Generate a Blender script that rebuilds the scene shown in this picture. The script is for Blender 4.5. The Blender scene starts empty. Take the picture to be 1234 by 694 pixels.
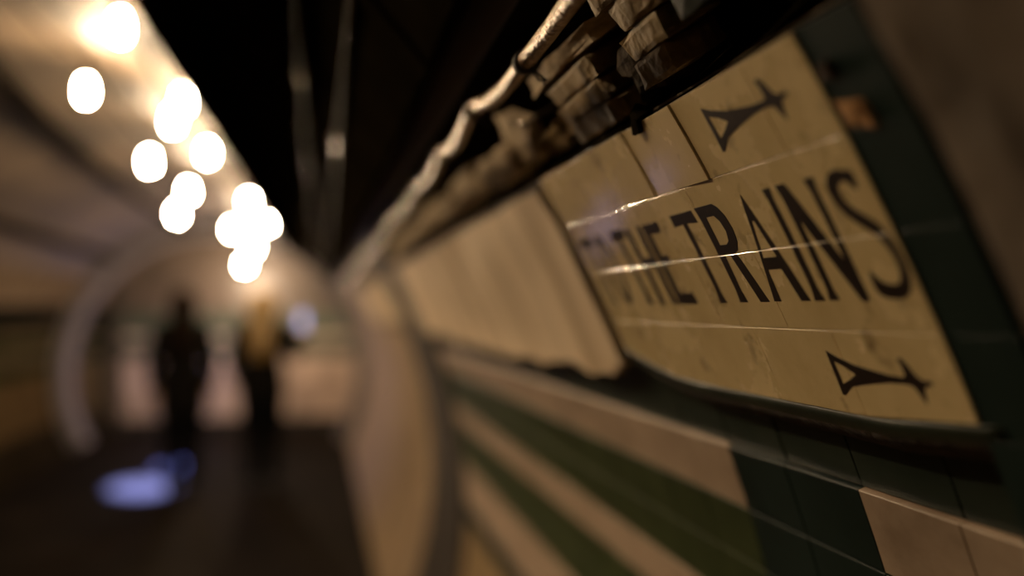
import bpy, bmesh, math, random
from mathutils import Vector, Matrix, noise
from mathutils.geometry import tessellate_polygon
random.seed(7)
SC = bpy.context.scene
COL = SC.collection
R = 1.75                      # tunnel radius
CAMZ = 1.6
AX, AZ = -1.2135, CAMZ - 0.7575   # tunnel axis (runs along +Y)
RAD = math.radians

def cyl(th, y, r=R):
    t = RAD(th)
    return Vector((AX + r * math.cos(t), y, AZ + r * math.sin(t)))

# ------------------------------------------------------------------ materials
def nodes(name):
    m = bpy.data.materials.new(name); m.use_nodes = True
    nt = m.node_tree; b = nt.nodes['Principled BSDF']
    return m, nt, b

def mat(name, c1, c2=None, rough=.5, scale=8., stretch=(1, 1, 1), bump=0., bscale=40., lo=.35, hi=.65,
        metal=0., spec=.5, c3=None, s3=25., lo3=.6, hi3=.75, detail=6., rough2=None, coat=0.):
    """two-tone noise surface with optional third blotch colour and bump"""
    m, nt, b = nodes(name)
    N = nt.nodes.new; L = nt.links.new
    b.inputs['Metallic'].default_value = metal
    b.inputs['Roughness'].default_value = rough
    b.inputs['Specular IOR Level'].default_value = spec
    b.inputs['Coat Weight'].default_value = coat
    b.inputs['Coat Roughness'].default_value = .06
    tc = N('ShaderNodeTexCoord'); mp = N('ShaderNodeMapping'); mp.inputs['Scale'].default_value = stretch
    L(tc.outputs['Object'], mp.inputs['Vector'])
    if c2 is None:
        b.inputs['Base Color'].default_value = (*c1, 1)
    else:
        n = N('ShaderNodeTexNoise'); n.inputs['Scale'].default_value = scale; n.inputs['Detail'].default_value = detail
        n.inputs['Roughness'].default_value = .62
        L(mp.outputs[0], n.inputs['Vector'])
        r = N('ShaderNodeValToRGB'); r.color_ramp.elements[0].position = lo; r.color_ramp.elements[1].position = hi
        r.color_ramp.elements[0].color = (*c1, 1); r.color_ramp.elements[1].color = (*c2, 1)
        L(n.outputs['Fac'], r.inputs['Fac'])
        out = r.outputs['Color']
        if c3 is not None:
            n3 = N('ShaderNodeTexNoise'); n3.inputs['Scale'].default_value = s3; n3.inputs['Detail'].default_value = 8
            L(mp.outputs[0], n3.inputs['Vector'])
            r3 = N('ShaderNodeMapRange'); r3.inputs['From Min'].default_value = lo3; r3.inputs['From Max'].default_value = hi3
            L(n3.outputs['Fac'], r3.inputs['Value'])
            mx = N('ShaderNodeMix'); mx.data_type = 'RGBA'
            L(r3.outputs[0], mx.inputs['Factor']); L(out, mx.inputs['A']); mx.inputs['B'].default_value = (*c3, 1)
            out = mx.outputs['Result']
        L(out, b.inputs['Base Color'])
        if rough2 is not None:
            rr = N('ShaderNodeMapRange'); rr.inputs['To Min'].default_value = rough; rr.inputs['To Max'].default_value = rough2
            L(n.outputs['Fac'], rr.inputs['Value']); L(rr.outputs[0], b.inputs['Roughness'])
    if bump:
        nb = N('ShaderNodeTexNoise'); nb.inputs['Scale'].default_value = bscale; nb.inputs['Detail'].default_value = 8
        L(mp.outputs[0], nb.inputs['Vector'])
        bp = N('ShaderNodeBump'); bp.inputs['Strength'].default_value = bump; bp.inputs['Distance'].default_value = .01
        L(nb.outputs['Fac'], bp.inputs['Height']); L(bp.outputs[0], b.inputs['Normal'])
    return m

def emit(name, col, strength, base=(.8, .8, .8)):
    m, nt, b = nodes(name)
    b.inputs['Base Color'].default_value = (*base, 1)
    b.inputs['Emission Color'].default_value = (*col, 1)
    b.inputs['Emission Strength'].default_value = strength
    return m

M = {}
M['sign_tile'] = mat('ivory glazed tile', (.64, .485, .24), (.86, .68, .37), rough=.20, scale=9, lo=.3, hi=.68, rough2=.34, coat=.8,
                     bump=.05, bscale=16, c3=(.17, .105, .04), s3=34, lo3=.60, hi3=.82, spec=.6)
M['pale_tile'] = mat('off white wall tile', (.25, .18, .125), (.43, .325, .235), rough=.28, scale=13, lo=.3, hi=.7, bump=.05, bscale=18,
                     c3=(.10, .06, .035), s3=9, lo3=.60, hi3=.80, rough2=.45, stretch=(1, .6, 1))
M['green_tile'] = mat('olive green wall tile', (.026, .036, .014), (.046, .060, .024), rough=.30, scale=10, bump=.04, bscale=18, spec=.25)
M['teal_tile'] = mat('dark blue green wall tile', (.008, .016, .014), (.014, .025, .022), rough=.30, scale=10, bump=.04, bscale=18, spec=.22)
M['band_tile'] = mat('dark bottle green tile', (.014, .022, .016), (.028, .036, .026), rough=.35, scale=10, bump=.04, bscale=18, spec=.2)
M['dado_tile'] = mat('cream dado tile', (.20, .135, .065), (.32, .225, .115), rough=.35, scale=6, lo=.3, hi=.7, bump=.05, bscale=18,
                     c3=(.09, .05, .02), s3=5, lo3=.58, hi3=.76)
M['grout'] = mat('grey grout', (.16, .12, .075), (.26, .20, .13), rough=.9, scale=60, bump=.2)
M['sign_grout'] = mat('dark grout', (.05, .03, .012), (.10, .065, .03), rough=.9, scale=60, bump=.2)
M['border_tile'] = mat('dark green border tile', (.008, .018, .015), (.015, .028, .024), rough=.35, scale=12, bump=.04, bscale=18, spec=.3)
M['letter'] = mat('brown black fired lettering', (.012, .006, .004), (.026, .013, .008), rough=.35, scale=70, lo=.35, hi=.75,
                  c3=(.10, .06, .025), s3=160, lo3=.66, hi3=.80)
M['soot'] = mat('sooty broken backing', (.006, .005, .003), (.016, .012, .007), rough=.95, scale=20, bump=.8, bscale=35, spec=0)  # near black; the recess's deep shadow is put into this colour
M['panel'] = mat('old cream poster board', (.44, .32, .185), (.88, .70, .49), rough=.55, scale=7, lo=.33, hi=.66,
                 stretch=(.3, 1.0, .12), bump=.25, bscale=12, c3=(.16, .10, .05), s3=9, lo3=.60, hi3=.80)
M['trim_green'] = mat('green glazed trim', (.008, .013, .006), (.018, .025, .012), rough=.45, scale=14, bump=.05, spec=.3)
M['brown_clay'] = mat('bare brown clay', (.028, .015, .006), (.06, .032, .014), rough=.9, scale=40, bump=.5, bscale=60)
M['brick_core'] = mat('dark broken brick core', (.02, .012, .006), (.06, .038, .018), rough=.9, scale=40, bump=.8, bscale=60)
M['ochre'] = mat('ochre mortar', (.10, .062, .02), (.24, .155, .055), rough=.9, scale=30, lo=.3, hi=.7, bump=.7, bscale=70)
M['terracotta'] = mat('chipped terracotta', (.36, .17, .05), (.52, .27, .09), rough=.85, scale=40, bump=.6, bscale=80)
M['brick_tan'] = mat('tan broken tile block', (.15, .10, .042), (.34, .23, .10), rough=.7, scale=22, lo=.3, hi=.7, bump=.6, bscale=50,
                     c3=(.03, .018, .008), s3=18, lo3=.55, hi3=.72)
M['plaster_chunk'] = mat('pale broken mortar', (.30, .22, .13), (.55, .42, .26), rough=.9, scale=22, bump=.7, bscale=60,
                         c3=(.04, .025, .012), s3=14, lo3=.58, hi3=.75)
M['near_plaster'] = mat('brown grey plaster', (.085, .060, .038), (.24, .175, .12), rough=.8, scale=9, lo=.3, hi=.7, bump=.5, bscale=24,
                        c3=(.03, .02, .01), s3=6, lo3=.55, hi3=.75)
M['far_wall'] = mat('tan tiled wall', (.22, .155, .09), (.40, .29, .18), rough=.4, scale=3, lo=.3, hi=.7, bump=.1, bscale=10,
                    c3=(.10, .06, .03), s3=2.5, lo3=.56, hi3=.74)
M['ceiling'] = mat('dirty cream vault', (.045, .029, .016), (.130, .091, .057), rough=.6, scale=2.2, lo=.32, hi=.68, bump=.25, bscale=9,
                   c3=(.02, .012, .006), s3=1.7, lo3=.56, hi3=.72, stretch=(1, .6, 1))
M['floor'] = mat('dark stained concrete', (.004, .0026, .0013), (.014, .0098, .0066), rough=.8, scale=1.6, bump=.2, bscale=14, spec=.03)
M['black_paint'] = mat('black painted skirting', (.006, .006, .005), (.014, .012, .010), rough=.6, scale=6)
M['iron'] = mat('dark brown iron ring', (.014, .010, .006), (.032, .022, .014), rough=.6, scale=6, bump=.3)
M['pale_ring'] = mat('pale painted arch', (.12, .105, .11), (.18, .16, .165), rough=.6, scale=4, bump=.2)
M['duct'] = mat('black steel ducting', (.005, .0036, .002), (.012, .0088, .005), rough=.8, scale=5, bump=.1, spec=0)
M['cable'] = mat('dusty armoured cable', (.15, .09, .05), (.46, .31, .19), rough=.27, scale=90, lo=.3, hi=.7, bump=.6, bscale=120, metal=.7, spec=.6)
M['wire'] = mat('black iron wire', (.010, .008, .006), rough=.45, metal=.5)
M['steel'] = mat('worn steel conduit', (.022, .015, .009), (.06, .042, .026), rough=.6, scale=30, metal=0, spec=.05, bump=.2)
M['bright_steel'] = mat('bright screw steel', (.75, .66, .60), rough=.18, metal=1.)
M['rubber'] = mat('black rubber cable', (.006, .005, .004), rough=.9, spec=0)
M['bulb'] = emit('lit bulb glass', (1., .74, .46), 330.)
M['coat'] = mat('black wool coat', (.004, .0035, .003), (.008, .007, .006), rough=.95, scale=60, spec=0)
M['trouser'] = mat('black trousers', (.003, .003, .003), (.006, .006, .006), rough=.95, scale=60, spec=0)
M['skin'] = mat('skin', (.42, .25, .16), rough=.55)
M['hair_dark'] = mat('dark brown hair', (.005, .003, .002), (.010, .006, .004), rough=.8, spec=0, scale=60, stretch=(4, 4, .3))
M['hair_gold'] = mat('golden blonde hair', (.15, .085, .02), (.25, .15, .04), rough=.5, scale=60, stretch=(4, 4, .3))
M['leather'] = mat('black shoe leather', (.006, .006, .006), rough=.5)
M['phone_case'] = mat('black phone case', (.01, .01, .01), rough=.4)
M['screen'] = emit('lit phone screen', (.60, .60, 1.), .55, (.02, .02, .03))

# stripes for the far walls, chosen by height (world z) so they stay put
def stripe_mat(name, bands, base, rough=.4):
    m, nt, b = nodes(name)
    N = nt.nodes.new; L = nt.links.new
    g = N('ShaderNodeNewGeometry'); s = N('ShaderNodeSeparateXYZ'); L(g.outputs['Position'], s.inputs[0])
    r = N('ShaderNodeMapRange'); r.inputs['From Min'].default_value = 0; r.inputs['From Max'].default_value = 3
    L(s.outputs['Z'], r.inputs['Value'])
    cr = N('ShaderNodeValToRGB'); cr.color_ramp.interpolation = 'CONSTANT'
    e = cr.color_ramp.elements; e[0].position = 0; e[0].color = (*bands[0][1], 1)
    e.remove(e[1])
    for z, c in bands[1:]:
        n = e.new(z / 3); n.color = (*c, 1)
    L(r.outputs[0], cr.inputs['Fac'])
    tc = N('ShaderNodeTexCoord'); n = N('ShaderNodeTexNoise'); n.inputs['Scale'].default_value = 3; n.inputs['Detail'].default_value = 6
    L(tc.outputs['Object'], n.inputs['Vector'])
    mr = N('ShaderNodeMapRange'); mr.inputs['From Min'].default_value = .3; mr.inputs['From Max'].default_value = .7
    mr.inputs['To Min'].default_value = .6; mr.inputs['To Max'].default_value = 1.15
    L(n.outputs['Fac'], mr.inputs['Value'])
    mx = N('ShaderNodeMix'); mx.data_type = 'RGBA'; mx.blend_type = 'MULTIPLY'; mx.inputs['Factor'].default_value = 1
    L(cr.outputs[0], mx.inputs['A']); L(mr.outputs[0], mx.inputs['B'])
    L(mx.outputs['Result'], b.inputs['Base Color'])
    b.inputs['Roughness'].default_value = rough
    b.inputs['Specular IOR Level'].default_value = .5 if rough < .6 else .0
    return m
GR = (.05, .068, .045); PA = (.46, .35, .27); TA = (.19, .14, .10); DK = (.012, .012, .010); GL = (.02, .026, .012); TL = (.11, .08, .05)
M['back_stripes'] = stripe_mat('striped end wall', [(0, PA), (.95, GR), (1.17, PA), (1.25, GR), (1.53, (.085, .062, .046))], PA)
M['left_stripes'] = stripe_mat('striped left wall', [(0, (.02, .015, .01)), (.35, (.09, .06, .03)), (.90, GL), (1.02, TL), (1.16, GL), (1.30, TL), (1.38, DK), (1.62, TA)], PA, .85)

# ------------------------------------------------------------------ object helpers
def link(name, bm, mats, parent=None, smooth=False, recalc=True):
    if recalc: bmesh.ops.recalc_face_normals(bm, faces=bm.faces)
    me = bpy.data.meshes.new(name); bm.to_mesh(me); bm.free()
    for m in (mats if isinstance(mats, (list, tuple)) else [mats]): me.materials.append(m)
    if smooth:
        for p in me.polygons: p.use_smooth = True
    o = bpy.data.objects.new(name, me); COL.objects.link(o)
    if parent: o.parent = parent; o.matrix_parent_inverse = Matrix.Translation(parent.location).inverted() @ Matrix() if False else o.matrix_parent_inverse
    return o
def tag(o, label=None, cat=None, group=None, kind=None):
    if label: o['label'] = label
    if cat: o['category'] = cat
    if group: o['group'] = group
    if kind: o['kind'] = kind
    return o
def thing(name, loc, label, cat, group=None):
    o = bpy.data.objects.new(name, None); COL.objects.link(o); o.location = loc; o.empty_display_size = .05
    return tag(o, label, cat, group)
def child(o, root):
    """parent o to root keeping o's world-space mesh: moves vertices into the root's frame"""
    o.parent = root
    o.data.transform(Matrix.Translation(-Vector(root.location)))
    return o
def struct(o): o['kind'] = 'structure'; return o

def tube(bm, pts, rad, seg=12, cap=True, closed=False, mi=0):
    """tube through pts; rad a number or one radius per point"""
    pts = [Vector(p) for p in pts]; n = len(pts); rings = []
    up = None
    for i, p in enumerate(pts):
        a = pts[max(i - 1, 0)]; b = pts[min(i + 1, n - 1)]
        t = (b - a).normalized()
        if up is None:
            up = t.orthogonal().normalized()
        up = (up - t * up.dot(t)).normalized(); w = t.cross(up)
        r = rad[i] if isinstance(rad, (list, tuple)) else rad
        rings.append([bm.verts.new(p + (up * math.cos(2 * math.pi * k / seg) + w * math.sin(2 * math.pi * k / seg)) * r) for k in range(seg)])
    for a, b in zip(rings, rings[1:]):
        for k in range(seg):
            f = bm.faces.new((a[k], a[(k + 1) % seg], b[(k + 1) % seg], b[k])); f.smooth = True; f.material_index = mi
    if cap:
        bm.faces.new(rings[0][::-1]).material_index = mi; bm.faces.new(rings[-1]).material_index = mi
    return rings
def loft(bm, sections, cap=True):
    """sections: lists of equal-length vertex positions"""
    rings = [[bm.verts.new(p) for p in s] for s in sections]; n = len(rings[0])
    for a, b in zip(rings, rings[1:]):
        for k in range(n):
            bm.faces.new((a[k], a[(k + 1) % n], b[(k + 1) % n], b[k])).smooth = True
    if cap:
        bm.faces.new(rings[0][::-1]); bm.faces.new(rings[-1])
def ell(cx, cy, z, rx, ry, n=20, wob=0):
    return [Vector((cx + rx * math.cos(2 * math.pi * k / n) * (1 + wob * math.sin(5 * 2 * math.pi * k / n)), cy + ry * math.sin(2 * math.pi * k / n), z)) for k in range(n)]
def smoothpath(pts, k=6):
    pts = [Vector(p) for p in pts]; out = []
    for i in range(len(pts) - 1):
        p0 = pts[max(i - 1, 0)]; p1 = pts[i]; p2 = pts[i + 1]; p3 = pts[min(i + 2, len(pts) - 1)]
        for j in range(k):
            t = j / k
            out.append(.5 * ((2 * p1) + (p2 - p0) * t + (2 * p0 - 5 * p1 + 4 * p2 - p3) * t * t + (3 * p1 - p0 - 3 * p2 + p3) * t ** 3))
    out.append(pts[-1]); return out

def strip(bm, th0, th1, nth, y0, y1, ny, r=R, mi=0, rfun=None):
    """a patch of the vault surface"""
    g = [[bm.verts.new(cyl(th0 + (th1 - th0) * i / nth, y0 + (y1 - y0) * j / ny,
          r if rfun is None else rfun(th0 + (th1 - th0) * i / nth, y0 + (y1 - y0) * j / ny))) for j in range(ny + 1)] for i in range(nth + 1)]
    for i in range(nth):
        for j in range(ny):
            f = bm.faces.new((g[i][j], g[i + 1][j], g[i + 1][j + 1], g[i][j + 1])); f.material_index = mi; f.smooth = True
    return g
def slab(bm, th0, th1, nth, y0, y1, ny, r_in, r_out, mi=0, edge0=None, edge1=None):
    """a curved slab with thickness on the vault; edge0/edge1 give theta limits as functions of y"""
    def T(i, j):
        y = y0 + (y1 - y0) * j / ny
        a = edge0(y) if edge0 else th0; b = edge1(y) if edge1 else th1
        return a + (b - a) * i / nth, y
    F = [[bm.verts.new(cyl(*T(i, j), r_in)) for j in range(ny + 1)] for i in range(nth + 1)]
    B = [[bm.verts.new(cyl(*T(i, j), r_out)) for j in range(ny + 1)] for i in range(nth + 1)]
    def q(*v): bm.faces.new(v).material_index = mi
    for i in range(nth):
        for j in range(ny):
            q(F[i][j], F[i + 1][j], F[i + 1][j + 1], F[i][j + 1]); q(B[i][j], B[i][j + 1], B[i + 1][j + 1], B[i + 1][j])
    for j in range(ny):
        q(F[0][j], F[0][j + 1], B[0][j + 1], B[0][j]); q(F[nth][j], B[nth][j], B[nth][j + 1], F[nth][j + 1])
    for i in range(nth):
        q(F[i][0], B[i][0], B[i + 1][0], F[i + 1][0]); q(F[i][ny], F[i + 1][ny], B[i + 1][ny], B[i][ny])
def tile(bm, th0, th1, y0, y1, r, mi, gap=.0006, bev=.0008, depth=.008, n=3, j0=0., j1=0., jy=0.):
    """one glazed tile with a rounded edge; j0/j1 push its lower/upper edge out, jy tilts along the wall"""
    g = math.degrees(gap / R); bv = math.degrees(bev / R)
    a0, a1 = th0 + g, th1 - g; b0, b1 = y0 + gap, y1 - gap
    def P(t, y, dr):
        f = (t - th0) / (th1 - th0); h = (y - y0) / (y1 - y0) - .5
        return bm.verts.new(cyl(t, y, r - (j0 * (1 - f) + j1 * f) - jy * h + dr))
    ys_o = [b0, b0 + bev, b1 - bev, b1]
    ts = [a0, a0 + bv] + [a0 + bv + (a1 - a0 - 2 * bv) * k / n for k in range(1, n)] + [a1 - bv, a1]
    G = []
    for i, t in enumerate(ts):
        row = []
        for j, y in enumerate(ys_o):
            e = (i in (0, len(ts) - 1)) or (j in (0, 3))
            row.append(P(t, y, bev * .8 if e else 0.))
        G.append(row)
    fs = []
    for i in range(len(ts) - 1):
        for j in range(3):
            f = bm.faces.new((G[i][j], G[i + 1][j], G[i + 1][j + 1], G[i][j + 1])); f.material_index = mi
    # skirts to the backing
    bl = [G[0][j] for j in range(4)] + [G[i][3] for i in range(1, len(ts))] + [G[-1][j] for j in (2, 1, 0)] + [G[i][0] for i in range(len(ts) - 2, 0, -1)]
    bk = []
    for v in bl:
        d = Vector((v.co.x - AX, 0, v.co.z - AZ)).normalized()
        bk.append(bm.verts.new(v.co + d * depth))
    m = len(bl)
    for k in range(m):
        f = bm.faces.new((bl[k], bk[k], bk[(k + 1) % m], bl[(k + 1) % m])); f.material_index = mi

def bisect_grid(bm, axis_vals, axis):
    for v in axis_vals:
        co = [0, 0, 0]; co[axis] = v; no = [0, 0, 0]; no[axis] = 1
        bmesh.ops.bisect_plane(bm, geom=bm.verts[:] + bm.edges[:] + bm.faces[:], plane_co=co, plane_no=no)
def glyph(name, polys, parent, r, material, cutrow=27.57, thick=.00078):
    """flat lettering on the sign: polys are (outer, holes...) lists of (y, theta); laid on the curved tile face"""
    bm = bmesh.new()
    for loops in polys:
        vl = [[Vector((p[0] * 30, p[1], 0)) for p in lp] for lp in loops]
        flat = [v for lp in vl for v in lp]
        vs = [bm.verts.new(v) for v in flat]
        for t in tessellate_polygon(vl):
            try: bm.faces.new([vs[i] for i in t])
            except ValueError: pass
    bmesh.ops.dissolve_limit(bm, angle_limit=.001, verts=bm.verts[:], edges=bm.edges[:])
    ths = [v.co.y for v in bm.verts]; lo, hi = min(ths), max(ths)
    k = int(lo / .3)
    bisect_grid(bm, [x * .3 for x in range(k, int(hi / .3) + 1)], 1)
    g = .018
    if lo < cutrow < hi:
        bisect_grid(bm, [cutrow - g, cutrow + g], 1)
        dead = [f for f in bm.faces if abs(f.calc_center_median().y - cutrow) < g * .98]
        bmesh.ops.delete(bm, geom=dead, context='FACES')
    bmesh.ops.remove_doubles(bm, verts=bm.verts[:], dist=1e-5)
    for f in bm.faces:
        f.normal_update()
        if f.normal.z < 0: f.normal_flip()
    src = bm.faces[:]
    ex = bmesh.ops.extrude_face_region(bm, geom=src)
    top = {v for v in ex['geom'] if isinstance(v, bmesh.types.BMVert)}
    for v in bm.verts:
        v.co = cyl(v.co.y, v.co.x / 30, r - thick if v in top else r)
    o = link(name, bm, material)
    return child(o, parent)

def bumpy_block(th, y, r, s_th, s_y, s_r, seed, rot=0., mi=0, rough=.12, sub=3):
    """a broken block sitting in the wall: box in the local wall frame, bevelled, edges broken by noise"""
    bm = bmesh.new()
    bmesh.ops.create_cube(bm, size=1)
    bmesh.ops.subdivide_edges(bm, edges=bm.edges[:], cuts=sub, use_grid_fill=True)
    c = cyl(th, y, r); t = RAD(th)
    er = Vector((math.cos(t), 0, math.sin(t))); et = Vector((-math.sin(t), 0, math.cos(t))); ey = Vector((0, 1, 0))
    rm = Matrix.Rotation(rot, 3, er)
    for v in bm.verts:
        p = v.co.copy()
        q = Vector((p.x * s_th, p.y * s_y, p.z * s_r))
        n = noise.noise_vector(q * 38 + Vector((seed * 3.7, seed, 0)))
        edge = sum(abs(abs(x) - .5) < 1e-4 for x in p)
        q += Vector((n.x * s_th, n.y * s_y, n.z * s_r)) * rough * (1 + .9 * (edge - 1))
        if edge >= 2: q *= .95
        v.co = c + rm @ (et * q.x + ey * q.y + er * q.z)
    return bm

# ================================================================== THE SETTING
# floor
bm = bmesh.new()
fx = 1.56
vs = [bm.verts.new(p) for p in ((AX - fx, -1.2, 0), (AX + fx, -1.2, 0), (AX + fx, 14.0, 0), (AX - fx, 14.0, 0))]
bm.faces.new(vs)
vb = [bm.verts.new(v.co + Vector((0, 0, -.12))) for v in vs]
bm.faces.new(vb[::-1])
for k in range(4): bm.faces.new((vs[k], vs[(k + 1) % 4], vb[(k + 1) % 4], vb[k]))
struct(link('floor', bm, M['floor']))

# right wall: tiled up to the ring, plain beyond
TH_FLOOR = -29.0
RIGHT = [M['grout'], M['pale_tile'], M['green_tile'], M['teal_tile'], M['band_tile'], M['dado_tile'], M['far_wall'], M['black_paint'], M['soot']]
bm = bmesh.new()
strip(bm, TH_FLOOR, 31.9, 44, -1.2, 3.95, 1, R + .0068, 0)
rows = [31.75, 29.55, 27.35, 25.1, 22.85, 20.45, 18.05, 15.7, 13.35, 10.95, 8.5, 6.05, 3.6, 1.2, -1.2]
while rows[-1] > TH_FLOOR: rows.append(rows[-1] - 2.4)
TW = .1315
for i in range(len(rows) - 1):
    t1, t0 = rows[i], max(rows[i + 1], TH_FLOOR)
    k = -5
    while .742 + TW * k < 3.95:
        y0 = .742 + TW * k; y1 = min(y0 + TW, 3.95); k += 1
        near = y0 < 1.0
        teal = .74 <= y0 < 1.0
        if t1 > 21: mi = 4
        elif i == 5: mi = 3 if teal else 1
        elif i in (6, 7): mi = 3 if near else 2
        elif i == 8: mi = 3 if teal else 1
        elif i in (9, 10): mi = 3 if near else 2
        elif i in (11, 12): mi = 3 if teal else 1
        elif i == 13: mi = 4
        else: mi = 5
        tile(bm, t0, t1, y0, y1, R + (.005 if i == 4 else 0), mi, j0=random.uniform(-.0003, .0003), j1=random.uniform(-.0003, .0006), jy=random.uniform(-.0006, .0006), n=2)
strip(bm, TH_FLOOR, 31.9, 30, 3.95, 14.0, 6, R, 6)
struct(link('wall_right', bm, RIGHT))

# vault above the right-hand signs, crown and haunches; the course above the signs is stripped back, its shade set in the near black colour
bm = bmesh.new()
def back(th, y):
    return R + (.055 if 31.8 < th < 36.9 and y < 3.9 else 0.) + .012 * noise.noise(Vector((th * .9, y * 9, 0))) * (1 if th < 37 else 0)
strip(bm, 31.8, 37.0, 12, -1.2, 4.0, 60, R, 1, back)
strip(bm, 31.8, 37.0, 3, 4.0, 14.0, 2, R, 0)
strip(bm, 37.0, 140.0, 52, -1.2, 14.0, 20, R, 0)
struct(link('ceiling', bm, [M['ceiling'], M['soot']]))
bm = bmesh.new()
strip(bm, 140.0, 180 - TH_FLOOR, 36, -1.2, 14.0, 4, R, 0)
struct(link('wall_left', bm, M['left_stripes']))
bm = bmesh.new()
g = [[bm.verts.new((x, y, z)) for z in (-.1, 2.75)] for x, y in ((-3.1, 13.72), (.7, 13.72), (.7, 13.82), (-3.1, 13.82))]
for k in range(4): bm.faces.new((g[k][0], g[(k + 1) % 4][0], g[(k + 1) % 4][1], g[k][1]))
bm.faces.new([q[1] for q in g]); bm.faces.new([q[0] for q in g][::-1])
struct(link('wall_back', bm, M['back_stripes']))
bm = bmesh.new()
g = [[bm.verts.new((x, y, z)) for z in (-.1, 2.75)] for x, y in ((-3.1, -1.2), (.7, -1.2), (.7, -1.3), (-3.1, -1.3))]
for k in range(4): bm.faces.new((g[k][0], g[(k + 1) % 4][0], g[(k + 1) % 4][1], g[k][1]))
bm.faces.new([q[1] for q in g]); bm.faces.new([q[0] for q in g][::-1])
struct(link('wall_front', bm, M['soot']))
bm = bmesh.new()
bmesh.ops.create_cube(bm, size=1)
for v in bm.verts: v.co = Vector((AX + v.co.x * 3.02, 13.70 + v.co.y * .05, .075 + v.co.z * .15))
bmesh.ops.bevel(bm, geom=bm.edges[:], offset=.008, segments=2, affect='EDGES')
struct(link('baseboard_back', bm, M['black_paint']))
# ring joint in the tiling and the pale arch at the far end
bm = bmesh.new(); slab(bm, TH_FLOOR, 31.7, 30, 3.72, 4.75, 2, R - .016, R + .01)
struct(link('trim_1', bm, M['iron']))
bm = bmesh.new(); slab(bm, TH_FLOOR, 180 - TH_FLOOR, 80, 11.9, 12.35, 2, R - .14, R + .01)
struct(link('trim_2', bm, M['pale_ring']))
# dark pier at the left of the end wall
bm = bmesh.new()
bmesh.ops.create_cube(bm, size=1)
for v in bm.verts: v.co = Vector((-2.62 + v.co.x * .16, 13.55 + v.co.y * .3, 1.0 + v.co.z * 2.0))
bmesh.ops.bevel(bm, geom=bm.edges[:], offset=.02, segments=2, affect='EDGES')
struct(link('trim_3', bm, M['iron']))
# near plaster jamb right of the sign
bm = bmesh.new()
slab(bm, 12, 60, 30, -1.15, .405, 40, R - .045, R + .02)
for v in bm.verts:
    if (Vector((v.co.x - AX, v.co.z - AZ))).length < R - .03:
        v.co += Vector((1, .5, .3)) * noise.noise(v.co * 17) * .006
struct(link('wall_near', bm, M['near_plaster'], smooth=False))

# ================================================================== THE SIGN
S_IN = R - .02
def bottom(y): return 23.2 + 1.0 * max(0, (y - .95) / .22) ** 2 + .3 * max(0, (.62 - y) / .1)
sign = thing('direction_sign', cyl(23.2, .84, R), 'ivory tiled wall sign lettered TO THE TRAINS in brown with two arrows', 'sign')
bm = bmesh.new()
sr = [31.8, 29.65, 27.57, 25.4, 23.2]
YL, YR = 1.172, .515
offs = [.713, .770, .705, .770]
rnd = random.Random(3)
for i in range(4):
    t1, t0 = sr[i], sr[i + 1]
    e = sorted({YR, YL} | {offs[i] + .1275 * k for k in range(-4, 6) if YR + .012 < offs[i] + .1275 * k < YL - .012})
    for y0, y1 in zip(e, e[1:]):
        lo = t0
        tile(bm, lo, t1, y0, y1, S_IN, 0, gap=.0003, bev=.00022, j0=rnd.uniform(-.00008, .00008), j1=rnd.uniform(-.00010, .00014), jy=-.0040 if (i == 0 and abs(y0 - .713) < .01) else rnd.uniform(-.0002, .0002), n=5)
# curve the lowest edge
for v in bm.verts:
    th = math.degrees(math.atan2(v.co.z - AZ, v.co.x - AX)); rr = math.hypot(v.co.z - AZ, v.co.x - AX)
    if th < 25.3:
        f = (25.4 - th) / 2.2
        v.co = cyl(25.4 - f * (25.4 - bottom(v.co.y)), v.co.y, rr)
child(link('tile_panel', bm, M['sign_tile']), sign)
bm = bmesh.new()
slab(bm, 23.3, 31.75, 12, YR + .002, YL - .002, 12, S_IN + .003, R - .0005, 0, edge0=lambda y: bottom(y) + .06)
child(link('backing', bm, M['sign_grout']), sign)
# glazed trim ledge below: green lip with bare clay under it
bm = bmesh.new()
ny = 40; prof = [(.000, .0015), (.03, .0002), (.20, .0000), (.45, .0020), (.70, .006), (1.0, .0135), (1.08, .0205)]   # (theta drop, dr)
cols = []
for j in range(ny + 1):
    y = YR - .02 + (YL - YR + .02) * j / ny
    cols.append([bm.verts.new(cyl(bottom(y) - .02 - d * 1.0, y, S_IN + dr)) for d, dr in prof])
for a, b in zip(cols, cols[1:]):
    for k in range(len(prof) - 1):
        f = bm.faces.new((a[k], a[k + 1], b[k + 1], b[k])); f.smooth = True; f.material_index = 0 if k < 3 else 1
bm.faces.new(cols[0]); bm.faces.new(cols[-1][::-1])
o = child(link('bottom_trim', bm, [M['trim_green'], M['brown_clay']]), sign); o['label'] = 'dark green ledge tile with bare brown underside'
# dark green border tiles right of the field, with chips showing terracotta
bm = bmesh.new()
for t0, t1 in ((21.0, 23.2), (23.2, 25.4), (25.4, 27.57), (27.57, 29.65), (29.65, 31.8)):
    tile(bm, t0, t1, .452, .515, S_IN + .001, 0, gap=.0001, bev=.0001, depth=.0185, n=3)
o = child(link('side_border', bm, M['border_tile']), sign); o['label'] = 'dark green border tiles beside the S'
for (th, y, a, b_, sd) in ((29.95, .494, .014, .020, 4), (30.9, .502, .011, .012, 9)):
    o = child(link('chip', bumpy_block(th, y, S_IN + .0, a, b_, .006, sd, rough=.25), M['terracotta'] if sd == 4 else M['brown_clay']), sign)
    o['label'] = 'chipped border tile showing ' + ('orange terracotta' if sd == 4 else 'brown clay')
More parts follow.
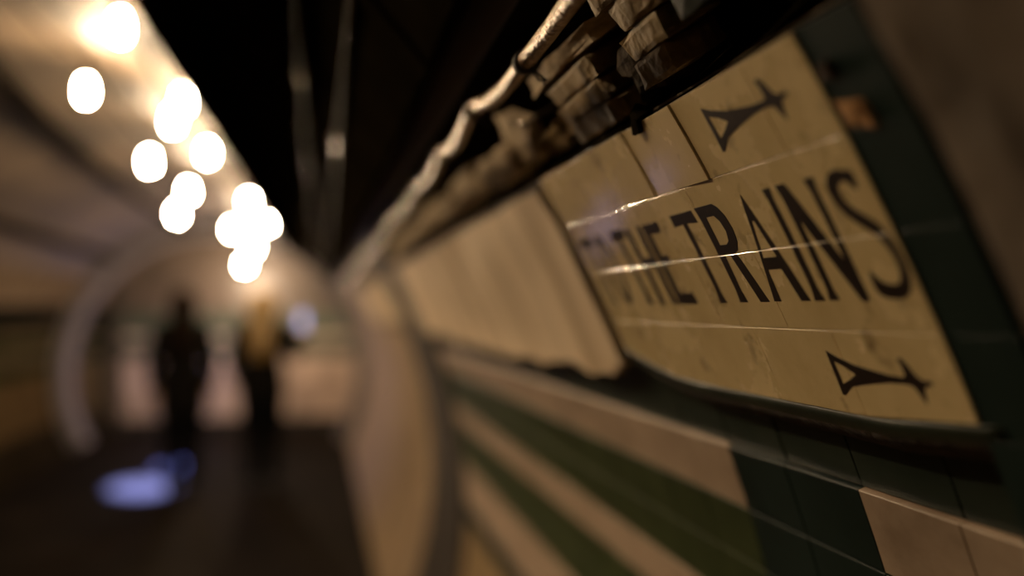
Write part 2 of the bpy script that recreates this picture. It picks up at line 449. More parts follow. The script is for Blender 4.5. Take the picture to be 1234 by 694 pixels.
# lettering, (y, theta) outlines
def cr(p, k=4):
    q = []; n = len(p)
    for i in range(n):
        p0, p1, p2, p3 = [Vector((a[0] * 30, a[1])) for a in (p[i - 1], p[i], p[(i + 1) % n], p[(i + 2) % n])]
        for j in range(k):
            t = j / k
            v = .5 * ((2 * p1) + (p2 - p0) * t + (2 * p0 - 5 * p1 + 4 * p2 - p3) * t * t + (3 * p1 - p0 - 3 * p2 + p3) * t ** 3)
            q.append((v.x / 30, v.y))
    return q
def T(y0, y1, s0, s1):
    f = .0025
    return [[[(y0, 29.0), (y1, 29.0), (y1 - .002, 28.62), (s1, 28.66), (s1, 26.5), (s1 - f, 26.15), (s0 + f, 26.15), (s0, 26.5), (s0, 28.66), (y0 + .001, 28.62)]]]
def ellp(cy, ct, a, b, n=28): return [(cy + a * math.cos(2 * math.pi * k / n), ct + b * math.sin(2 * math.pi * k / n)) for k in range(n)]
LT = S_IN + .0005
lm = M['letter']
glyphs = [
 T(1.152, 1.094, 1.1285, 1.1165),
 [[ellp(1.068, 27.58, .0225, 1.46), ellp(1.068, 27.58, .0115, 1.12)[::-1]]],
 T(1.021, .975, 1.004, .992),
 [[[(.967, 28.95), (.954, 28.95), (.955, 27.83), (.932, 27.83), (.931, 28.95), (.919, 28.95), (.920, 26.4), (.918, 26.13), (.933, 26.13), (.932, 26.4), (.932, 27.5), (.955, 27.5), (.955, 26.4), (.953, 26.13), (.969, 26.13), (.967, 26.4)]]],
 [[[(.913, 28.93), (.869, 28.93), (.871, 28.58), (.900, 28.6), (.900, 27.82), (.884, 27.82), (.885, 27.5), (.900, 27.5), (.900, 26.5), (.870, 26.5), (.867, 26.62), (.866, 26.13), (.915, 26.13), (.913, 26.4)]]],
 T(.832, .780, .8110, .8018),
 [[[(.772, 29.03), (.735, 29.03), (.7275, 28.9), (.7215, 28.62), (.7195, 28.25), (.7225, 27.9), (.729, 27.66), (.737, 27.58), (.7335, 27.5), (.7165, 26.16), (.7325, 26.16), (.7465, 27.45), (.7475, 27.60), (.7575, 27.60), (.7590, 26.5), (.7560, 26.16), (.7715, 26.16), (.7690, 26.5), (.7695, 28.6)],
   [(.7575, 28.70), (.7575, 27.87), (.7445, 27.86), (.7375, 27.95), (.7335, 28.22), (.7355, 28.52), (.7415, 28.70)]]],
 [[[(.679, 29.06), (.6510, 26.17), (.6645, 26.17), (.6715, 26.95), (.6725, 27.04), (.6935, 27.04), (.6945, 26.9), (.6965, 26.17), (.7080, 26.17), (.7050, 26.5), (.6830, 28.75)],
   [(.6925, 27.36), (.6705, 27.36), (.6780, 28.35), (.6825, 28.35)]]],
 [[[(.6435, 29.04), (.6315, 29.04), (.6335, 28.75), (.6330, 26.45), (.6305, 26.17), (.6445, 26.17), (.6420, 26.45), (.6415, 28.75)]]],
 [[[(.6235, 29.05), (.6095, 29.05), (.5815, 27.05), (.5815, 28.75), (.5840, 29.02), (.5710, 29.02), (.5735, 28.75), (.5735, 26.14), (.5830, 26.14), (.6130, 28.15), (.6130, 26.45), (.6110, 26.18), (.6235, 26.18), (.6210, 26.45), (.6210, 28.75)]]],
]
for gp in glyphs: glyph('letter', gp, sign, LT, lm)
S = [(.530, 28.55), (.5275, 28.93), (.534, 28.99), (.545, 29.05), (.5555, 28.95), (.561, 28.72), (.5605, 28.40), (.556, 28.12), (.549, 27.90), (.539, 27.68), (.5315, 27.45), (.5275, 27.15), (.527, 26.85), (.5305, 26.60), (.537, 26.50), (.546, 26.52), (.553, 26.62), (.559, 26.82), (.5615, 26.60), (.5595, 26.30), (.549, 26.19), (.535, 26.20), (.524, 26.38), (.5185, 26.75), (.5185, 27.15), (.521, 27.50), (.527, 27.80), (.536, 28.02), (.545, 28.22), (.5505, 28.45), (.550, 28.65), (.544, 28.78), (.537, 28.74)]
glyph('letter', [[cr(S)]], sign, LT, lm)
# arrows: open fletching, curved shaft, hooked head
def arrow(c, y0, y1, drop, name):
    # local: u 0..1 from fletching to tip, w in degrees
    def P(u, w): return (y0 + (y1 - y0) * u, c + drop * u + w)
    out = [P(0, .56), P(.12, .40), P(.28, .25), P(.42, .18), P(.60, .10), P(.74, .08), P(.775, .12), P(.775, .40), P(.755, .50), P(.795, .56), P(.835, .42), P(.88, .14), P(.93, .06), P(1.0, .07),
           P(1.0, -.03), P(.94, -.05), P(.905, -.14), P(.89, -.38), P(.875, -.50), P(.85, -.34), P(.82, -.12), P(.76, -.07), P(.60, -.09), P(.42, -.17), P(.28, -.25), P(.14, -.34), P(.02, -.60), P(-.015, -.60)]
    inn = [P(.045, .30), P(.045, -.30), P(.15, -.16), P(.245, 0), P(.15, .18)]
    return glyph(name, [[out, inn]], sign, LT, lm)
arrow(30.78, .668, .551, .02, 'arrow')
arrow(24.30, .662, .545, -.02, 'arrow')

# ================================================================== BOARD LEFT OF THE SIGN
bm = bmesh.new()
def rag(y): return 22.75 + .75 * noise.noise(Vector((y * 2.6, 1.3, 0))) + .5 * noise.noise(Vector((y * 9, 7, 0))) + (.6 if y < 1.27 else 0)
def ragt(y): return 31.5 + .12 * noise.noise(Vector((y * 7, 3.3, 0)))
board = thing('poster_board', cyl(22.9, 2.4, R), 'blank cream board with ragged lower edge, just left of the lettered sign', 'board')
slab(bm, 22.9, 31.5, 12, 1.212, 3.70, 110, R - .022, R - .001, 0, edge0=rag, edge1=ragt)
for v in bm.verts:
    if math.hypot(v.co.x - AX, v.co.z - AZ) < R - .01:
        v.co += Vector((-.9, 0, -.4)) * noise.noise(Vector((v.co.x * 8, v.co.y * 5, v.co.z * 8))) * .006
child(link('board_face', bm, M['panel'], smooth=False), board)
bm = bmesh.new()
slab(bm, 23.6, 31.4, 1, 1.180, 1.212, 1, R - .012, R - .001)
o = child(link('edge_strip', bm, M['iron']), board); o['label'] = 'dark metal edging strip'
bm = bmesh.new()
slab(bm, 23, 31, 8, 4.62, 7.6, 20, R - .02, R - .0005, 0, edge0=lambda y: 23.2 + .3 * noise.noise(Vector((y * 3, 0, 5))))
b2 = link('poster_board', bm, M['panel']); tag(b2, 'smaller blank cream board farther along, past the dark ring in the wall', 'board')

# ================================================================== BROKEN COURSE ABOVE THE SIGN
def chunk(name, label, cat, group, m, *a, **k):
    o = link(name, bumpy_block(*a, **k), m); return tag(o, label, cat, group)
G1 = 'broken blocks stacked above the sign'
for i, (th, y, sy, place) in enumerate(((32.75, .712, .072, 'lowest, just above the sign edge'), (33.50, .700, .078, 'second one up'), (34.25, .690, .080, 'third one up'), (35.05, .715, .080, 'topmost, at the frame edge'))):
    chunk('broken_block', 'tan broken block in the stack over the upper arrow, ' + place, 'block', G1, M['brick_tan'], th, y, R + .007, .0222, sy, .05, i + 1, sub=4, rough=.05)
chunk('glazed_tile', 'dark green glazed tile beside the top of the tan block stack', 'tile', None, M['trim_green'], 33.9, .590, R - .003, .040, .075, .03, 31, rough=.03)
G2 = 'broken brick blocks left of the stack'
names2 = ['bottom course', 'middle course', 'top course']
for i in range(3):
    chunk('broken_block', f'long brown brick in the cluster over the sign corner, {names2[i]}', 'block', G2, M['brick_tan'], 32.45 + .70 * i, .885 + .004 * i, R + .006, .0207, .145, .05, 11 + i, rough=.05, sub=5)
chunk('broken_brick_core', 'rough dark broken brick core between the brown bricks and the tan stack', 'brick', None, M['brick_core'], 33.1, .778, R + .022, .058, .035, .05, 21, rough=.2, sub=5)
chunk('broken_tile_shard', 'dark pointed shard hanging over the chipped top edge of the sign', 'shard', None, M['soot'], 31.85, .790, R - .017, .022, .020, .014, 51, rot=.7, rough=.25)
chunk('mortar_lump', 'pale mortar slab sloping above the brown bricks', 'mortar', None, M['plaster_chunk'], 34.62, .895, R + .008, .016, .19, .05, 61, rough=.14)
chunk('mortar_lump', 'ochre crumbling mortar lump to the right of the shiny screw', 'mortar', None, M['ochre'], 32.85, 1.035, R + .014, .026, .10, .04, 62, rough=.3)
chunk('plaster_plate', 'pale wedge-shaped plaster plate left of the shiny screw', 'plaster', None, M['plaster_chunk'], 33.75, 1.165, R - .006, .048, .11, .02, 63, rot=.35, rough=.12)
G3 = 'pale broken blocks along the top of the board'
pl = ['nearest to the plaster plate', 'second from the plaster plate', 'third from the plaster plate', 'fourth from the plaster plate', 'fifth from the plaster plate', 'sixth from the plaster plate', 'farthest, near the dark ring']
yy = 1.25
for i in range(7):
    sy = .22 - .02 * (i % 3) + .03 * i
    chunk('broken_block', 'pale broken block above the cream board, ' + pl[i], 'block', G3, M['plaster_chunk'], 33.15 + .2 * (i % 2), yy + sy / 2, R + .006, .046 + .006 * (i % 2), sy, .05, 70 + i, rot=0, rough=.10)
    yy += sy + .05
# screw
sc = thing('wall_screw', cyl(33.83, 1.096, R - .02), 'shiny domed screw head between the plaster plate and ochre mortar', 'screw')
t = RAD(33.9); er = Vector((math.cos(t), 0, math.sin(t)))
bm = bmesh.new()
bmesh.ops.create_uvsphere(bm, u_segments=20, v_segments=10, radius=.0062)
bmesh.ops.delete(bm, geom=[v for v in bm.verts if v.co.z < -1e-4], context='VERTS')
q = (-er).to_track_quat('Z', 'Y').to_matrix()
for v in bm.verts: v.co = q @ Vector((v.co.x, v.co.y, v.co.z * .7))
for f in bm.faces: f.smooth = True
o = link('screw_head', bm, M['bright_steel'], recalc=False); o.parent = sc
bm = bmesh.new(); tube(bm, [Vector((0, 0, 0)), er * .062], .0028, 10)
o = link('shank', bm, M['steel']); o.parent = sc

# ================================================================== CABLE ABOVE
cpts = [(35.3, .45), (35.15, .64), (35.10, .758), (35.06, .853), (35.00, .936), (35.14, 1.03), (35.44, 1.115), (35.20, 1.221), (35.13, 1.336), (35.36, 1.43), (35.06, 1.55), (35.05, 1.735), (35.25, 1.84), (34.95, 1.981), (34.9, 2.2), (35.15, 2.4), (34.9, 2.7), (34.75, 3.2), (34.85, 4.2), (34.7, 5.6), (34.7, 7.0), (34.7, 9.0), (34.7, 11.85)]
def cr_r(i): return R - .055 - .002 * math.sin(i * 2.1)
path = smoothpath([cyl(th, y, cr_r(i)) for i, (th, y) in enumerate(cpts)], 8)
cab = thing('armoured_cable', cyl(35.5, 1.03, R - .055), 'thick dusty armoured cable sagging along the wall top above the signs', 'cable')
bm = bmesh.new()
tube(bm, path, [.0078 * (1 + .05 * noise.noise(p * 30)) for p in path], 14)
child(link('cable_sheath', bm, M['cable']), cab)
for (th, y, lump) in ((35.06, .853, 1), (35.44, 1.115, 0), (35.36, 1.43, 0), (35.25, 1.84, 0), (35.15, 2.4, 0)):
    best = min(range(1, len(path) - 1), key=lambda i: (path[i] - cyl(th, y, R - .055)).length)
    c = path[best]; t = (path[best + 1] - path[best - 1]).normalized()
    u = t.orthogonal().normalized(); w = t.cross(u)
    bm = bmesh.new()
    for k in range(3):
        o_ = t * (.004 * (k - 1))
        tube(bm, [c + o_ + (u * math.cos(a) + w * math.sin(a)) * .0092 + t * .002 * math.sin(a + k) for a in [2 * math.pi * j / 20 for j in range(21)]], .0014, 6, cap=False)
    # twisted tails
    tube(bm, [c + w * .0092, c + w * .020 + t * .004, c + w * .023 - t * .003, c + w * .026 + t * .002], .0012, 6)
    tube(bm, [c + w * .0092 + u * .002, c + w * .018 - t * .006, c + w * .025 - t * .009], .0012, 6)
    # wire back to the wall so that the cable hangs from it
    er_ = Vector((c.x - AX, 0, c.z - AZ)).normalized()
    tube(bm, [c + er_ * .0088, c + er_ * .03 + Vector((0, .004, .01)), c + er_ * (R + .06 - math.hypot(c.x - AX, c.z - AZ))], .0014, 6)
    child(link('wire_tie', bm, M['wire']), cab)

# ================================================================== CEILING DUCT AND CONDUITS
A = Vector((-.49, .80)); B = Vector((.185, .335))
duct = thing('cable_duct', (-.15, 5.0, CAMZ + .56), 'wide black steel duct running down the vault between bulbs and wall cable', 'duct')
bm = bmesh.new()
def poly_ext(bm, prof, y0, y1):
    a = [bm.verts.new((x, y0, CAMZ + z)) for x, z in prof]; b = [bm.verts.new((x, y1, CAMZ + z)) for x, z in prof]
    n = len(prof)
    for k in range(n): bm.faces.new((a[k], a[(k + 1) % n], b[(k + 1) % n], b[k]))
    bm.faces.new(a[::-1]); bm.faces.new(b)
def vz(x, r): return math.sqrt(r * r - (x - AX) ** 2) + AZ - CAMZ
under = [(x, vz(x, R - .045)) for x in (-.365, -.28, -.2, -.12, -.04, .04, .10, .125)]
over = [(x, vz(x, R - .012)) for x in (.15, .10, .04, -.04, -.12, -.2, -.28, -.375)]
poly_ext(bm, [(-.405, .71), (-.362, .588), (-.352, .60)] + under + over, -1.1, 11.85)
child(link('casing', bm, M['duct']), duct)
nrm = Vector((-.567, -.823)); dirv = (B - A).normalized()
for y in (1.2, 3.6, 6.0, 8.4, 10.8):
    bm = bmesh.new()
    poly_ext(bm, [(x, vz(x, R - .052)) for x in (-.36, -.28, -.2, -.12, -.04, .04, .10, .125)] + [(x, vz(x, R - .044)) for x in (.125, .10, .04, -.04, -.12, -.2, -.28, -.36)], y, y + .05)
    child(link('flange', bm, M['duct']), duct)
def conduit(name, c, rad, ends, clips, label, joints):
    root = thing(name, (c[0], 3, CAMZ + c[1]), label, 'pipe', 'conduits under the ceiling duct')
    bm = bmesh.new(); tube(bm, [(c[0], y, CAMZ + c[1]) for y in ends], rad, 14)
    child(link('pipe', bm, M['steel']), root)
    for y in clips:
        bm = bmesh.new()
        ctr = Vector((c[0], y, CAMZ + c[1])); up = Vector((-nrm.x, 0, -nrm.y))
        ring = []
        for k in range(21):
            a = 2 * math.pi * k / 20
            ring.append(ctr + (Vector((1, 0, 0)) * math.cos(a) + Vector((0, 0, 1)) * math.sin(a)) * (rad + .007))
        tube(bm, ring, .0035, 8, cap=False)
        tube(bm, [ctr + up * (rad - .002), ctr + up * (rad + .03)], .004, 8)
        child(link('clip', bm, M['bright_steel']), root)
    for y in joints:
        bm = bmesh.new(); tube(bm, [(c[0], y - .035, CAMZ + c[1]), (c[0], y - .033, CAMZ + c[1]), (c[0], y + .033, CAMZ + c[1]), (c[0], y + .035, CAMZ + c[1])], [rad, rad + .005, rad + .005, rad], 14)
        child(link('coupling', bm, M['bright_steel']), root)
conduit('conduit_pipe', (-.0412, .462), .0045, [-1, 2, 5, 8, 11.8], (2.0, 2.55, 3.1, 3.6, 4.2, 4.9, 5.8, 7.0), 'left of two thin steel conduits under the black duct, beaded with clips', (2.02,))
conduit('conduit_pipe', (.036, .396), .0055, [-1, 2, 5, 8, 11.8], (1.0, 2.35, 3.9, 6.0), 'right of two thin steel conduits under the black duct, nearly unbroken', (2.4,))

# ================================================================== FESTOON LIGHTS
bl = [(-.85, 3.85, .80), (-.85, 5.22, .74), (-.905, 6.60, .605), (-.853, 6.72, .762), (-.806, 9.4, .73), (-.752, 10.2, .442)]
cl = [(-.60, 3.15, .85), (-.61, 4.30, .783), (-.423 / .6 * .6 - .0, 4.5, .905), (-.60, 5.48, .83), (-.561, 8.0, .833), (-.501, 9.5, .802), (-.66, 9.9, .60)]
cl[2] = (-.597, 4.50, .906)
cl = [(x * .92, y * .92, z * .92) for x, y, z in cl]
bl = [(-.87, 1.15, .82), (-.86, 2.45, .81)] + bl  # two unseen bulbs put in ahead of the outer string to light the sign
cl = cl + [(-.55, 1.85, .79), (-.55, 1.3, .79)]  # two more unseen bulbs, added so the sign gets more light
bulb_lab = ['first bulb of the outer string, hanging beyond the left of the frame near the sign', 'second bulb of the outer string, left of the frame']
def make_bulb(loc, label):
    root = thing('festoon_bulb', loc, label, 'bulb', 'lit festoon bulbs under the vault')
    bm = bmesh.new()
    prof = [(0, -.042), (.010, -.041), (.016, -.036), (.020, -.026), (.022, -.012), (.0205, .004), (.017, .018), (.014, .028), (.013, .034)]
    rings = []
    seg = 16
    for r_, z in prof[1:]:
        rings.append([bm.verts.new((r_ * math.cos(2 * math.pi * k / seg), r_ * math.sin(2 * math.pi * k / seg), z)) for k in range(seg)])
    tip = bm.verts.new((0, 0, prof[0][1]))
    for k in range(seg): bm.faces.new((tip, rings[0][(k + 1) % seg], rings[0][k])).smooth = True
    for a, b in zip(rings, rings[1:]):
        for k in range(seg): bm.faces.new((a[k], a[(k + 1) % seg], b[(k + 1) % seg], b[k])).smooth = True
    o = link('glass', bm, M['bulb']); o.parent = root
    bm = bmesh.new()
    tube(bm, [(0, 0, .033), (0, 0, .036), (0, 0, .066), (0, 0, .072), (0, 0, .085)], [.0145, .018, .018, .012, .006], 16)
    o = link('socket', bm, M['rubber']); o.parent = root
    return root
def copy_thing(root, loc, label):
    r = root.copy(); COL.objects.link(r); r.location = loc; r['label'] = label
    for ch in root.children:
        c = ch.copy(); COL.objects.link(c); c.parent = r
    return r
labs = {
 0: 'lit bulb of the outer string, out of frame to the left and nearest the sign', 1: 'lit bulb of the outer string, just out of frame at the left',
 2: 'glowing bulb hanging lowest and leftmost, alone under the sagging black cable', 3: 'glowing bulb alone at mid-left, second in view on the outer string',
 4: 'lower glowing bulb of the overlapping pair in the middle of the outer string', 5: 'upper glowing bulb of the overlapping pair in the middle of the outer string',
 6: 'glowing bulb at the left of the far bright cluster', 7: 'lowest glowing bulb of the far bright cluster, above the blonde person',
 10: 'glowing bulb at the top of the photo beside the black duct',
 11: 'lower glowing bulb of the second pair along the duct edge', 12: 'upper glowing bulb of the second pair along the duct edge',
 13: 'single glowing bulb by the duct, third stop of the inner string', 14: 'glowing bulb at the top of the far bright cluster',
 15: 'glowing bulb at the right of the far bright cluster, touching the duct', 17: 'lit bulb of the inner string, just above the top of the frame beside the duct', 18: 'lit bulb of the inner string, above the frame, nearest the sign',
 16: 'glowing bulb in the middle of the far bright cluster'}
proto = None
allb = [(i, b) for i, b in enumerate(bl)] + [(10 + i, b) for i, b in enumerate(cl)]
for i, (x, y, z) in allb:
    loc = (x, y, CAMZ + z)
    if proto is None: proto = make_bulb(loc, labs[i])
    else: copy_thing(proto, loc, labs[i])
def festoon(points, label, anchor):
    root = thing('festoon_cable', anchor, label, 'cable', 'festoon light cables')
    pts = sorted(points, key=lambda p: p[1])
    top = [Vector((x, y, CAMZ + z + .095)) for x, y, z in pts]
    # keep cable just under the vault and sagging between bulbs
    for p in top:
        d = Vector((p.x - AX, p.z - AZ)); m = R - .012
        if d.length > m: d = d.normalized() * m; p.x = AX + d.x; p.z = AZ + d.y
    path = []
    start = top[0] - Vector((0, top[0].y + 1.0, 0))
    seq = [start] + top + [Vector((top[-1].x, 11.85, top[-1].z))]
    for a, b in zip(seq, seq[1:]):
        L = (b - a).length
        for k in range(10):
            t = k / 10; path.append(a.lerp(b, t) - Vector((0, 0, .05 * min(L, 1.4) * 4 * t * (1 - t) * .5)))
    path.append(seq[-1])
    bm = bmesh.new(); tube(bm, path, .006, 8)
    child(link('flex', bm, M['rubber']), root)
    for p in top:
        d = Vector((p.x - AX, 0, p.z - AZ)); n_ = d.normalized()
        bm = bmesh.new(); tube(bm, [p, AX * Vector((1, 0, 0)) + Vector((0, p.y, AZ)) + n_ * (R + .01)], .0035, 6)
        child(link('hook', bm, M['steel']), root)
festoon(bl, 'black outer festoon cable carrying bulbs along the vault crown', (-.85, 5, CAMZ + .9))
festoon(cl, 'black inner festoon cable carrying bulbs beside the duct', (-.6, 5, CAMZ + .9))

# other cables at left
bm = bmesh.new()
tube(bm, smoothpath([cyl(86, 2.2, R - .02), cyl(88.5, 3.4, R - .05), cyl(90.5, 4.1, R - .07), cyl(93.5, 5.0, R - .08), cyl(98.0, 6.8, R - .05), cyl(100, 8.0, R - .035), cyl(101, 10, R - .03), cyl(101, 11.85, R - .03)], 8), .036, 12)
tag(link('sagging_cable', bm, M['rubber']), 'fat black cable snaking across the lit vault left of the bulbs', 'cable')
bm = bmesh.new()
tube(bm, smoothpath([cyl(124, 3.0, R - .035), cyl(126.5, 6, R - .035), cyl(128, 8.5, R - .035), cyl(129.5, 11.85, R - .035)], 8), .04, 12)
tag(link('wall_cable', bm, M['rubber']), 'thick black cable running level along the left wall below the lit vault', 'cable')

# ================================================================== PEOPLE
def skin_body(name, verts, edges, radii, m, parent):
    me = bpy.data.meshes.new(name + '_skel'); me.from_pydata([Vector(v) for v in verts], edges, [])
    o = bpy.data.objects.new(name, me); COL.objects.link(o)
    md = o.modifiers.new('Skin', 'SKIN'); md.use_smooth_shade = True
    sv = me.skin_vertices[0].data if me.skin_vertices else None
    if sv is None:
        bpy.context.view_layer.objects.active = o
        bm = bmesh.new(); bm.from_mesh(me); bm.verts.layers.skin.verify(); bm.to_mesh(me); bm.free()
        sv = me.skin_vertices[0].data
    for i, r_ in enumerate(radii):
        rr = r_ if isinstance(r_, tuple) else (r_, r_)
        sv[i].radius = rr; sv[i].use_root = (i == 0)
    s = o.modifiers.new('Sub', 'SUBSURF'); s.levels = 2; s.render_levels = 2
    dg = bpy.context.evaluated_depsgraph_get()
    new = bpy.data.meshes.new_from_object(o.evaluated_get(dg))
    o.modifiers.clear(); o.data = new
    new.materials.clear(); new.materials.append(m)
    for p in new.polygons: p.use_smooth = True
    o.parent = parent
    return o

def person(loc, rz, label, hair, hairlen, arms, coat_hem, scale=1., skirt=False):
    """figure facing +Y (away from the sign); arms: (left elbow, left wrist, right elbow, right wrist)"""
    root = thing('person', loc, label, 'person'); root.rotation_euler.z = rz; root.scale = (scale,) * 3
    V, E, Rr = [], [], []
    def add(p, r, frm=None):
        V.append(p); Rr.append(r); i = len(V) - 1
        if frm is not None: E.append((frm, i))
        return i
    pel = add((0, 0, .95), .115)
    w = add((0, .0, 1.08), .105, pel); ch = add((0, .0, 1.26), .125, w); cl_ = add((0, -.01, 1.38), .095, ch)
    nk = add((0, .0, 1.455), .048, cl_); jw = add((0, .025, 1.52), .060, nk); hd = add((0, .02, 1.60), .088, jw); tp = add((0, .01, 1.67), .062, hd)
    add((0, .125, 1.555), .013, jw)                       # nose
    for s in (-1, 1): add((s * .092, .01, 1.575), .012, hd)   # ears
    ends = []
    for s, el, wr in ((-1, arms[0], arms[1]), (1, arms[2], arms[3])):
        sh = add((s * .165, -.01, 1.37), .058, cl_)
        e = add(el, .040, sh); wv = add(wr, .026, e)
        d = (Vector(wr) - Vector(el)).normalized(); side = d.cross(Vector((0, 1, 0))); side = side.normalized() if side.length > .1 else Vector((1, 0, 0))
        nn = side.cross(d)
        pm = add(tuple(Vector(wr) + d * .055), (.034, .020), wv)
        for k, (off, ln) in enumerate(((-.026, .062), (-.009, .074), (.009, .070), (.026, .055))):
            b0 = Vector(wr) + d * .085 + side * off
            i1 = add(tuple(b0), .009, pm); i2 = add(tuple(b0 + d * ln * .55 + nn * .010), .0085, i1); add(tuple(b0 + d * ln * .85 + nn * .032), .0075, i2)
        th_ = add(tuple(Vector(wr) + d * .045 + side * (.040 * s)), .010, pm); add(tuple(Vector(wr) + d * .085 + side * (.058 * s) + nn * .012), .009, th_)
    for s in (-1, 1):
        hp = add((s * .09, 0, .86), .088, pel); kn = add((s * .085, .01 if s < 0 else .03, .49), .058, hp); an = add((s * .085, -.02 if s < 0 else .0, .10), .040, kn)
        add((s * .09, .10 if s < 0 else .12, .045), .036, an)
    skin_body('body', V, E, Rr, M['skin'], root)
    # coat body, sleeves
    bm = bmesh.new()
    loft(bm, [ell(0, 0, coat_hem, .20, .155, 24, .03), ell(0, 0, coat_hem + .12, .195, .15, 24, .02), ell(0, 0, .96, .185, .145, 24, .01), ell(0, 0, 1.10, .165, .13, 24), ell(0, 0, 1.26, .195, .145, 24),
              ell(0, -.005, 1.36, .195, .135, 24), ell(0, -.005, 1.41, .15, .11, 24), ell(0, .0, 1.45, .078, .075, 24), ell(0, .0, 1.485, .072, .070, 24)], cap=False)
    o = link('coat', bm, M['coat']); o.parent = root
    for s, el, wr in ((-1, arms[0], arms[1]), (1, arms[2], arms[3])):
        bm = bmesh.new(); p = [(s * .12, -.01, 1.37), (s * .17, -.01, 1.36), tuple(Vector((s * .17, -.01, 1.36)).lerp(Vector(el), .5)), el, tuple(Vector(el).lerp(Vector(wr), .5)), wr]
        tube(bm, smoothpath(p, 4), [.085 - .038 * k / 20 for k in range(21)], 14)
        o = link('sleeve', bm, M['coat']); o.parent = root
    for s in (-1, 1):
        bm = bmesh.new(); yk = .01 if s < 0 else .03; ya = -.02 if s < 0 else 0.
        tube(bm, smoothpath([(s * .085, 0, .93), (s * .088, .0, .72), (s * .085, yk, .49), (s * .085, (yk + ya) / 2 - .01, .28), (s * .085, ya, .085)], 4), [.112 - .052 * k / 16 for k in range(17)], 14)
        o = link('trouser_leg', bm, M['trouser']); o.parent = root
        bm = bmesh.new(); y0 = ya - .075
        loft(bm, [[Vector((s * .088 + wx * math.cos(2 * math.pi * k / 16), y0 + yy_ , .052 + hz * math.sin(2 * math.pi * k / 16))) for k in range(16)]
                  for yy_, wx, hz in ((0, .022, .03), (.02, .038, .05), (.08, .042, .052), (.15, .045, .044), (.21, .046, .038), (.25, .036, .032), (.268, .016, .018))])
        for v in bm.verts: v.co.z = max(v.co.z, 0.)
        o = link('shoe', bm, M['leather']); o.parent = root
    # hair
    bm = bmesh.new(); secs = []
    for z, rx, y_b, y_f in ((1.715, .030, -.02, .04), (1.70, .066, -.06, .08), (1.655, .100, -.09, .095), (1.60, .112, -.105, .07), (1.54, .118, -.115, .02), (1.46, .108, -.125, -.01), (1.38, .098, -.150, -.10), (1.38 - hairlen * .5, .088, -.165, -.125), (1.38 - hairlen, .07, -.165, -.14)):
        cy = (y_b + y_f) / 2; ry = (y_f - y_b) / 2
        secs.append([Vector((rx * (1 + .05 * noise.noise(Vector((k, z * 9, hairlen)))) * math.cos(2 * math.pi * k / 28), cy + ry * math.sin(2 * math.pi * k / 28) + .01 * noise.noise(Vector((k * .7, z * 7, 3))), z)) for k in range(28)])
    loft(bm, secs[::-1])
    o = link('hair', bm, hair); o.parent = root
    return root
person((-1.20, 9.15, 0), .12, 'person in a dark coat with dark hair, standing left of the blonde one', M['hair_dark'], .22,
       ((-.235, -.02, 1.10), (-.225, .05, .86), (.235, -.02, 1.10), (.215, .08, .88)), .66, 1.03)
pr = person((-.52, 9.15, 0), -.05, 'person with long golden hair and black coat, holding up a lit phone', M['hair_gold'], .26,
       ((-.235, -.02, 1.10), (-.20, .10, .90), (.27, .06, 1.15), (.30, .22, 1.315)), .78, 1.035)
# phone, held in the raised right hand
rw = Matrix.Rotation(-.05, 4, 'Z')
pc = Vector((-.52, 9.15, 0)) + (rw @ (1.035 * Vector((.318, .268, 1.43))))
ph = thing('phone', pc, 'small phone with a bluish lit screen in the raised hand of the blonde person', 'phone')
bm = bmesh.new(); bmesh.ops.create_cube(bm, size=1)
for v in bm.verts: v.co = Vector((v.co.x * .078, v.co.y * .009, v.co.z * .158))
bmesh.ops.bevel(bm, geom=bm.edges[:], offset=.004, segments=3, affect='EDGES')
o = link('case', bm, M['phone_case']); o.parent = ph
bm = bmesh.new(); bmesh.ops.create_cube(bm, size=1)
for v in bm.verts: v.co = Vector((v.co.x * .070, -.0047 + v.co.y * .001, v.co.z * .146))
o = link('screen', bm, M['screen']); o.parent = ph
ph.rotation_euler = (-.1, 0, .05)

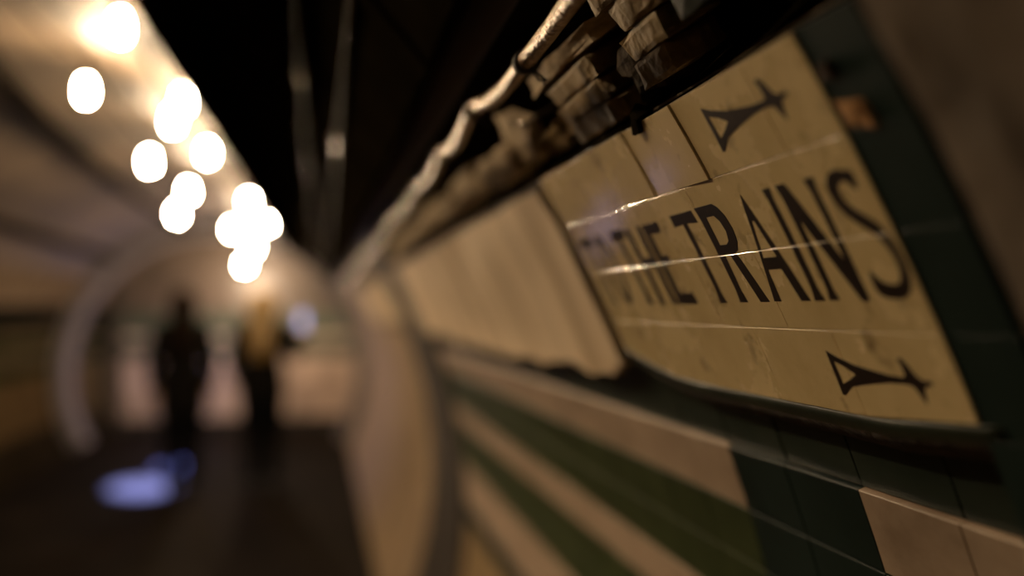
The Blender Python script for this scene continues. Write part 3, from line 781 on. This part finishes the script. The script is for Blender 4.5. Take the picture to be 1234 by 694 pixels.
# ================================================================== LIGHTS
def spot(name, loc, tgt, power, col, size, blend, rad=.03):
    l = bpy.data.lights.new(name, 'SPOT'); l.energy = power; l.color = col; l.spot_size = size; l.spot_blend = blend; l.shadow_soft_size = rad
    o = bpy.data.objects.new(name, l); COL.objects.link(o); o.location = loc
    o.rotation_euler = (Vector(tgt) - Vector(loc)).to_track_quat('-Z', 'Y').to_euler(); return o
spot('blue_torch', (-2.0, 11.75, 1.95), (-1.58, 9.45, 0), 3600, (.36, .40, 1.), RAD(12.5), .5)  # stand-in for the unseen source of the blue floor pool
spot('passage_torch', (-1.52, 13.2, 1.0), (-1.50, 10.6, 0), 1000, (.25, .30, 1.), RAD(7), .6)  # added narrow spot that stretches the blue pool into its far leg
l = bpy.data.lights.new('chamber_lamp', 'POINT'); l.energy = 42; l.color = (1., .72, .48); l.shadow_soft_size = .06  # added fill with no fitting, brightens the end wall
o = bpy.data.objects.new('chamber_lamp', l); COL.objects.link(o); o.location = (-.9, 12.9, 1.95)
l = bpy.data.lights.new('passage_glow', 'POINT'); l.energy = 5; l.color = (.62, .54, 1.); l.shadow_soft_size = .15  # added bluish fill with no fitting, tints the far arch
o = bpy.data.objects.new('passage_glow', l); COL.objects.link(o); o.location = (-1.7, 13.2, .9)

w = bpy.data.worlds.new('World'); SC.world = w; w.use_nodes = True
w.node_tree.nodes['Background'].inputs['Color'].default_value = (.02, .016, .012, 1)
w.node_tree.nodes['Background'].inputs['Strength'].default_value = .05

# ================================================================== CAMERA
yaw, pitch = .188690591, .0205800160
f = Vector((math.sin(yaw) * math.cos(pitch), math.cos(yaw) * math.cos(pitch), math.sin(pitch)))
r = Vector((math.cos(yaw), -math.sin(yaw), 0)); u = r.cross(f)
cam = bpy.data.cameras.new('camera'); cam.lens = 35.0; cam.sensor_width = 36.0; cam.clip_start = .02; cam.clip_end = 60
cam.dof.use_dof = True; cam.dof.focus_distance = .775; cam.dof.aperture_fstop = 1.35
co = bpy.data.objects.new('camera', cam); COL.objects.link(co)
co.matrix_world = Matrix(((r.x, u.x, -f.x, 0), (r.y, u.y, -f.y, 0), (r.z, u.z, -f.z, CAMZ), (0, 0, 0, 1)))
SC.camera = co
SC.view_settings.view_transform = 'Standard'; SC.view_settings.look = 'None'
SC.view_settings.gamma = 1; SC.view_settings.use_curve_mapping = False
SC.view_settings.exposure = 1.25
SC.cycles.use_denoising = True
SC.cycles.sample_clamp_indirect = 4.0
